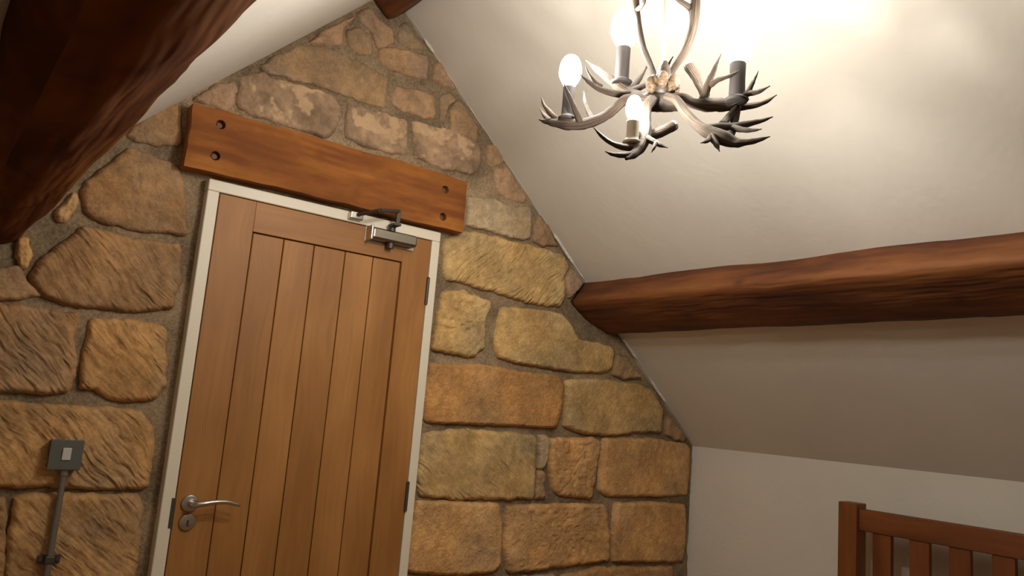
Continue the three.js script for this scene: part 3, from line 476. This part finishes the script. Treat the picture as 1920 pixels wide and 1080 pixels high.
// ---- roof timbers
{
  const p = thing('roof_purlin', 'reddish-brown roof beam running from the stone wall along the right-hand slope', 'beam', [2.3, 1.85, 0]);
  part('timber', timber(z => [[2.208, 1.853], [2.34, 1.775], [2.455, 1.744], [2.56, 1.76], [2.305, 1.975]], -0.02, DEPTH, 7, 0.008), M.beam, p);
}
{
  const B = [[-0.1, 0.150, 1.730], [0, 0.152, 1.731], [0.45, 0.188, 1.753], [0.75, 0.202, 1.765], [1.0, 0.214, 1.775], [1.25, 0.226, 1.785], [1.45, 0.236, 1.79], [1.7, 0.246, 1.80], [2.2, 0.26, 1.815], [4.3, 0.27, 1.82]];
  const A = [[-0.1, 0.07, 1.688], [0, 0.075, 1.69], [0.7, 0.096, 1.705], [1.08, 0.112, 1.71], [1.37, 0.134, 1.717], [1.6, 0.143, 1.72], [1.75, 0.142, 1.722], [2.2, 0.15, 1.725], [4.3, 0.15, 1.725]];
  const at = (T, z) => { let i = 0; while (i < T.length - 2 && T[i + 1][0] < z) i++; const f = clamp((z - T[i][0]) / (T[i + 1][0] - T[i][0])); return [mix(T[i][1], T[i + 1][1], f), mix(T[i][2], T[i + 1][2], f)]; };
  const p = thing('roof_purlin', 'big dark rough-hewn roof beam crossing the upper left corner', 'beam', [0.1, 1.72, 0]);
  part('timber', timber(z => { const a = at(A, z), b = at(B, z); return [[0.018, 1.728], a, b, [b[0] - 0.10, b[1] + 0.13], [0.0, 1.80]]; }, -0.02, DEPTH, 17, 0.007), M.darkBeam, p);
}
{
  const p = thing('ridge_beam', 'dark beam end at the very peak of the stone gable', 'beam', [RIDGE_X, 2.79, 0]);
  part('timber', timber(() => [[1.189, 2.790], [1.285, 2.875], [1.189, 2.965], [1.093, 2.872]], -0.02, DEPTH, 27, 0.003, 0.05, 2), M.ridge, p);
}

// ---- lintel with four counterbored bolts
{
  const t = thing('wooden_lintel', 'honey-brown timber lintel with recessed bolts above the oak door', 'lintel', [1.058, 2.03, 0.0]);
  let g = new THREE.BoxGeometry(1.046, 0.208, 0.16, 60, 12, 6); g.translate(1.058, 2.134, -0.019);
  g.deleteAttribute('uv'); g.deleteAttribute('normal'); g = mergeVertices(g, 1e-5);
  const P = g.attributes.position, X0 = 0.535, X1 = 1.581, Y0 = 2.03, Y1 = 2.238, Z1 = 0.061;
  for (let i = 0; i < P.count; i++) {
    let x = P.getX(i), y = P.getY(i), z = P.getZ(i);
    const ex = Math.min(x - X0, X1 - x), ey = Math.min(y - Y0, Y1 - y), ez = Z1 - z;
    if (ez < 1e-4 && (ex < 1e-4 || ey < 1e-4)) z -= 0.003;          // eased arris
    if (ey < 1e-4 && y > 2.1) y += (fbm(x * 7, 3, 5, 3) - 0.5) * 0.016;
    if (ey < 1e-4 && y < 2.1) y += (fbm(x * 6, 9, 6, 3) - 0.5) * 0.012;
    if (ex < 1e-4) x += (fbm(y * 20, x, 8, 2) - 0.5) * 0.010;
    if (ez < 1e-4) z += (fbm(x * 8, y * 14, 15, 3) - 0.5) * 0.008;
    P.setXYZ(i, x, y, z);
  }
  g = toCreasedNormals(g, 0.5); g = boxUV(g, 'x', 0.9, [0.1, 0.33]);
  const holes = [[0.626, 2.190], [0.624, 2.085], [1.482, 2.180], [1.482, 2.071]];
  const ev = new Evaluator(); let brush = new Brush(g, M.lintel); brush.updateMatrixWorld();
  for (const [x, y] of holes) {
    const c = new THREE.CylinderGeometry(0.0155, 0.0155, 0.05, 18); c.rotateX(Math.PI / 2); c.translate(x, y, 0.061);
    const cutter = new Brush(c, M.lintel); cutter.updateMatrixWorld(); brush = ev.evaluate(brush, cutter, SUBTRACTION);
  }
  const bg = brush.geometry; bg.clearGroups(); for (const k of Object.keys(bg.attributes)) if (!['position', 'normal', 'uv'].includes(k)) bg.deleteAttribute(k);
  const body = part('timber', bg, M.lintel, t);
  for (const [x, y] of holes) { const h = new THREE.CylinderGeometry(0.0095, 0.011, 0.012, 6); h.rotateX(Math.PI / 2); h.translate(x, y, 0.041); part('bolt', h, M.bolt, body, 'dark recessed bolt head'); }
}

// ---- door
{
  const { x0, x1, y1 } = DOOR, z1 = 0.03, t = thing('door_1', 'light oak boarded door in a white frame with closer and lever handle', 'door', [(x0 + x1) / 2, 0, 0], 'structure');
  const lx0 = 0.6635, lx1 = 1.4605, ly0 = 0.008, ly1 = 1.975;
  const head = part('door_frame', box(x0, x1, ly1 + 0.003, y1, -0.12, z1 + 0.002, 0.004), M.white, t, 'white painted door frame');
  part('jamb', box(x0, lx0 - 0.003, 0, ly1 + 0.003, -0.12, z1 + 0.002, 0.004, 'y'), M.white, head);
  part('jamb', box(lx1 + 0.003, x1, 0, ly1 + 0.003, -0.12, z1 + 0.002, 0.004, 'y'), M.white, head);
  // leaf: a slab with stiles, rails and five tongued boards set a little back
  const leaf = part('leaf', box(lx0 + 0.01, lx1 - 0.01, ly0 + 0.01, ly1 - 0.01, -0.014, 0.012, 0, 'y'), M.oak, t, 'light oak door leaf');
  const px0 = 0.783, px1 = 1.345, py1 = 1.873;
  part('stile', box(lx0, px0, ly0, ly1, -0.016, z1, 0.002, 'y', 1, [0.13, 0.2]), M.oak, leaf);
  part('stile', box(px1, lx1, ly0, ly1, -0.016, z1, 0.002, 'y', 1, [0.57, 0.65]), M.oak, leaf);
  part('rail', box(px0, px1, py1, ly1, -0.016, z1, 0.002, 'x', 1, [0.3, 0.1]), M.oak, leaf);
  part('rail', box(px0, px1, ly0, 0.2, -0.016, z1, 0.002, 'x', 1, [0.7, 0.4]), M.oak, leaf);
  const xs = [px0 + 0.003, 0.893, 1.002, 1.119, 1.229, px1 - 0.003];
  for (let i = 0; i < 5; i++) part('plank', box(xs[i] + 0.0012, xs[i + 1] - 0.0012, 0.2, py1 - 0.003, -0.005, z1 - 0.006, 0.0035, 'y', 1, [0.21 * i, 0.37 * i]), M.oak, leaf);
  // lever handle on a round rose, key rose below, latch plate in the edge
  const hx = 0.705, hy = 1.000;
  const rz = (r, y, th, z) => { const g = lathe([[0, 0], [r, 0], [r, th * 0.6], [r * 0.9, th], [0, th]], [0, 0, 0], 28); g.rotateX(Math.PI / 2); g.translate(hx, y, z); return g; };
  const handle = part('lever_handle', horn([[hx, hy, z1, 0.010], [hx, hy, z1 + 0.030, 0.0098], [hx + 0.006, hy + 0.001, z1 + 0.046, 0.0095], [hx + 0.024, hy + 0.005, z1 + 0.053, 0.0085], [hx + 0.06, hy + 0.010, z1 + 0.053, 0.0075], [hx + 0.095, hy + 0.010, z1 + 0.051, 0.0068], [hx + 0.128, hy + 0.002, z1 + 0.048, 0.0055], [hx + 0.140, hy - 0.002, z1 + 0.047, 0.003]], 5, 14, 0.0), M.steel, t, 'polished steel lever handle');
  part('rose', rz(0.0255, hy, 0.009, z1), M.steel, handle);
  const lock = part('lock_rose', rz(0.0245, 0.944, 0.009, z1), M.steel, t, 'round steel lock rose');
  const kg = new RoundedBoxGeometry(0.006, 0.018, 0.004, 2, 0.0015); kg.translate(hx, 0.942, z1 + 0.0095); part('keyhole', kg, M.darkSteel, lock);
  part('latch_plate', box(lx0 - 0.0125, lx0 - 0.0005, 0.927, 1.016, 0.012, z1 + 0.0035, 0.001), M.darkSteel, t, 'dark latch plate in the door edge');
  for (const y of [1.78, 1.02, 0.25]) {
    const k = part('hinge', cylinder(0.0065, [lx1 + 0.0015, y - 0.05, z1 + 0.002], [lx1 + 0.0015, y + 0.05, z1 + 0.002], 14), M.darkSteel, t, 'dark butt hinge');
    part('hinge_tip', lathe([[0, 0.006], [0.005, 0.004], [0.007, 0], [0, 0]], [lx1 + 0.0015, y + 0.05, z1 + 0.002], 12), M.darkSteel, k);
  }
  // overhead closer
  const c = part('door_closer', box(1.190, 1.376, 1.927, 1.971, z1, 0.078, 0.010, 'x'), M.closerSteel, t, 'silver overhead door closer');
  part('end_cap', box(1.183, 1.192, 1.922, 1.976, z1, 0.081, 0.003), M.steel, c);
  part('spindle', cylinder(0.013, [1.276, 1.908, 0.055], [1.276, 1.990, 0.055], 18), M.darkSteel, c);
  part('mounting_plate', box(1.182, 1.384, 1.920, 1.976, z1 - 0.001, z1 + 0.005, 0.001), M.steel, c);
  part('closer_arm', mergeGeometries([box(1.262, 1.290, 1.988, 1.997, 0.045, 0.098, 0.002), box(1.268, 1.284, 1.99, 2.048, 0.088, 0.098, 0.002)].concat([cylinder(0.0075, [1.276, 2.042, 0.092], [1.170, 2.012, 0.155], 10), cylinder(0.0068, [1.170, 2.012, 0.155], [1.134, 2.004, 0.052], 10)].map(g => g.toNonIndexed()))), M.darkSteel, c, 'dark folding closer arm');
  part('arm_bracket', box(1.108, 1.158, 1.987, 2.014, z1, 0.056, 0.004), M.steel, c);
}

// ---- metal-clad switch and its conduit
{
  const s = thing('wall_switch', 'small square grey metal switch box on the stone left of the door', 'switch', [0.347, 1.097, 0.02]);
  const b = part('box_body', box(0.3075, 0.3865, 1.097, 1.176, 0.014, 0.047, 0.003), M.boxGrey, s);
  part('cover_plate', box(0.3055, 0.3885, 1.095, 1.178, 0.047, 0.052, 0.002), M.boxGrey, b);
  part('rocker', box(0.337, 0.359, 1.122, 1.156, 0.051, 0.056, 0.0015), M.rocker, s, 'pale grey rocker');
  const c = thing('conduit_pipe', 'thin metal conduit running down from the switch box', 'conduit', [0.352, 0, 0.033]);
  part('pipe', cylinder(0.0085, [0.352, 0.0, 0.034], [0.352, 1.096, 0.034], 16), M.conduit, c);
  part('coupling', cylinder(0.0115, [0.352, 1.078, 0.034], [0.352, 1.0965, 0.034], 16), M.conduit, c);
  for (const y of [0.85, 0.3]) {
    const k = part('saddle_clip', mergeGeometries([box(0.324, 0.380, y - 0.011, y + 0.011, 0.018, 0.023, 0.001), box(0.340, 0.364, y - 0.011, y + 0.011, 0.023, 0.0445, 0.004)]), M.darkSteel, c);
    for (const x of [0.331, 0.373]) part('screw', cylinder(0.006, [x, y, 0.022], [x, y, 0.028], 10), M.darkSteel, k);
  }
}

// ---- slatted headboard against the knee wall
{
  const h = thing('bed_headboard', 'brown slatted wooden bed headboard standing against the knee wall', 'headboard', [2.91, 0, 1.65]);
  for (const z of [0.883, 2.352]) part('post', box(2.875, 2.947, 0, 1.119, z, z + 0.074, 0.004, 'y', 1, [z, z * 0.7]), M.pine, h);
  part('top_rail', box(2.896, 2.932, 1.020, 1.100, 0.95, 2.36, 0.004, 'z'), M.pine, h);
  part('lower_rail', box(2.896, 2.932, 0.36, 0.46, 0.95, 2.36, 0.004, 'z', 1, [0.4, 0.3]), M.pine, h);
  for (let k = 0; k < 10; k++) { const z = 1.005 + k * 0.1355; part('slat', box(2.902, 2.926, 0.45, 1.03, z, z + 0.069, 0.003, 'y', 1, [0.17 * k, 0.31 * k]), M.pine, h); }
}

// ---- antler chandelier hanging from the ridge
{
  const hub = [1.200, 2.060, 1.432];
  const t = thing('antler_chandelier', 'antler chandelier with lit candle bulbs hanging from the ridge', 'chandelier', [hub[0], 1.9, hub[2]]);
  // hub: a thick turned block with the antler roots let into it
  const dir = new THREE.Vector3(0.686, 0, 0.728);
  const core = part('hub', mergeGeometries([
    horn([[hub[0] - dir.x * 0.055, hub[1] - 0.004, hub[2] - dir.z * 0.055, 0.016], [hub[0] - dir.x * 0.03, hub[1] - 0.002, hub[2] - dir.z * 0.03, 0.021], [hub[0], hub[1], hub[2], 0.022], [hub[0] + dir.x * 0.03, hub[1], hub[2] + dir.z * 0.03, 0.021], [hub[0] + dir.x * 0.05, hub[1], hub[2] + dir.z * 0.05, 0.015]], 3, 14, 0.06),
    lathe([[0, 0], [0.016, 0.004], [0.024, 0.018], [0.020, 0.03], [0.027, 0.042], [0.018, 0.056], [0.013, 0.075], [0.006, 0.09], [0, 0.092]], [hub[0], hub[1] + 0.005, hub[2]], 16)]), M.hub, t, 'dark hub block');
  const knot = rng(77);
  for (let k = 0; k < 6; k++) {
    const a = k / 6 * Math.PI * 2 + 0.4, g = new THREE.IcosahedronGeometry(0.012 + 0.004 * knot(), 4), P = g.attributes.position;
    for (let i = 0; i < P.count; i++) { const f = 1 + 0.5 * (vnoise(P.getX(i) * 160 + 50, P.getY(i) * 160 + P.getZ(i) * 90 + 50, k) - 0.5); P.setXYZ(i, P.getX(i) * f, P.getY(i) * f * 1.5, P.getZ(i) * f); }
    g.translate(hub[0] + Math.cos(a) * 0.026, hub[1] + 0.034 + knot() * 0.012, hub[2] + Math.sin(a) * 0.026); g.computeVertexNormals();
    part('antler_root', g, M.root, core, 'pale knobbly antler root');
  }
  ANTLERS.forEach(([where, tines], i) => {
    const m = part('antler', mergeGeometries(tines.map((q, k) => horn(q, 500 + i * 20 + k, 10, 0.07))), M.antler, t, `${where} antler`);
    for (const q of tines) {                                     // sawn ends show pale bone
      const e = q[q.length - 1]; if (e[3] < 0.006 || where === 'upright' || q.length > 3) continue;
      const b = q[q.length - 2], d = new THREE.Vector3(e[0] - b[0], e[1] - b[1], e[2] - b[2]).normalize();
      part('sawn_end', cylinder(e[3] * 0.97, [e[0] - d.x * 0.002, e[1] - d.y * 0.002, e[2] - d.z * 0.002], [e[0] + d.x * 0.004, e[1] + d.y * 0.004, e[2] + d.z * 0.004], 14), M.cut, m, 'pale sawn end');
    }
  });
  for (const [where, b, top, c, tr, br, bh] of CANDLES) {
    const h = top[1] - b[1], x = (b[0] + top[0] + c[0]) / 3, z = (b[2] + top[2] + c[2]) / 3;
    const k = part('candle_holder', lathe([[0, 0], [tr * 1.25, 0], [tr * 1.5, 0.006], [tr * 1.05, 0.010], [tr, 0.014], [tr * 0.96, h * 0.6], [tr, h - 0.004], [tr * 0.9, h], [0, h]], [x, b[1], z], 22), where === 'front' ? M.candlePale : M.candle, t, `${where} candle holder`);
    const y0 = top[1] - 0.002, y1 = c[1] + bh, H = y1 - y0, pr = [];
    for (let i = 0; i <= 16; i++) { const f = i / 16; pr.push([br * (f < 0.45 ? mix(0.42, 1, Math.sin(f / 0.45 * Math.PI / 2)) : Math.sqrt(Math.max(0, 1 - Math.pow((f - 0.45) / 0.55, 2.2)))), f * H]); }
    part('bulb', lathe(pr, [x, y0, z], 24), M.bulb, k, 'glowing white bulb');
    const L = new THREE.PointLight(BULB_COLOR, BULB_CANDELA, 0, 2);
    L.position.set(x - hub[0], y0 + H * 0.5 - 1.9, z - hub[2]); L.castShadow = true; L.shadow.radius = br / 0.02 * 0.8; L.shadow.mapSize.set(1024, 1024); L.name = 'bulb_light';
    t.add(L);
  }
  part('hanging_rod', horn([[1.2005, 2.13, 1.428, 0.0045], [1.2005, 2.3, 1.424, 0.005], [1.1975, 2.5, 1.42, 0.005], [1.192, 2.79, 1.42, 0.005]], 9, 10, 0.03), M.cord, t, 'thin pale hanging rod');
  part('ceiling_rose', lathe([[0.006, 0], [0.02, 0.004], [0.04, 0.03], [0.045, 0.045], [0, 0.045]], [1.192, 2.762, 1.42], 24), M.cord, t);
}
renderer.render(scene, camera);
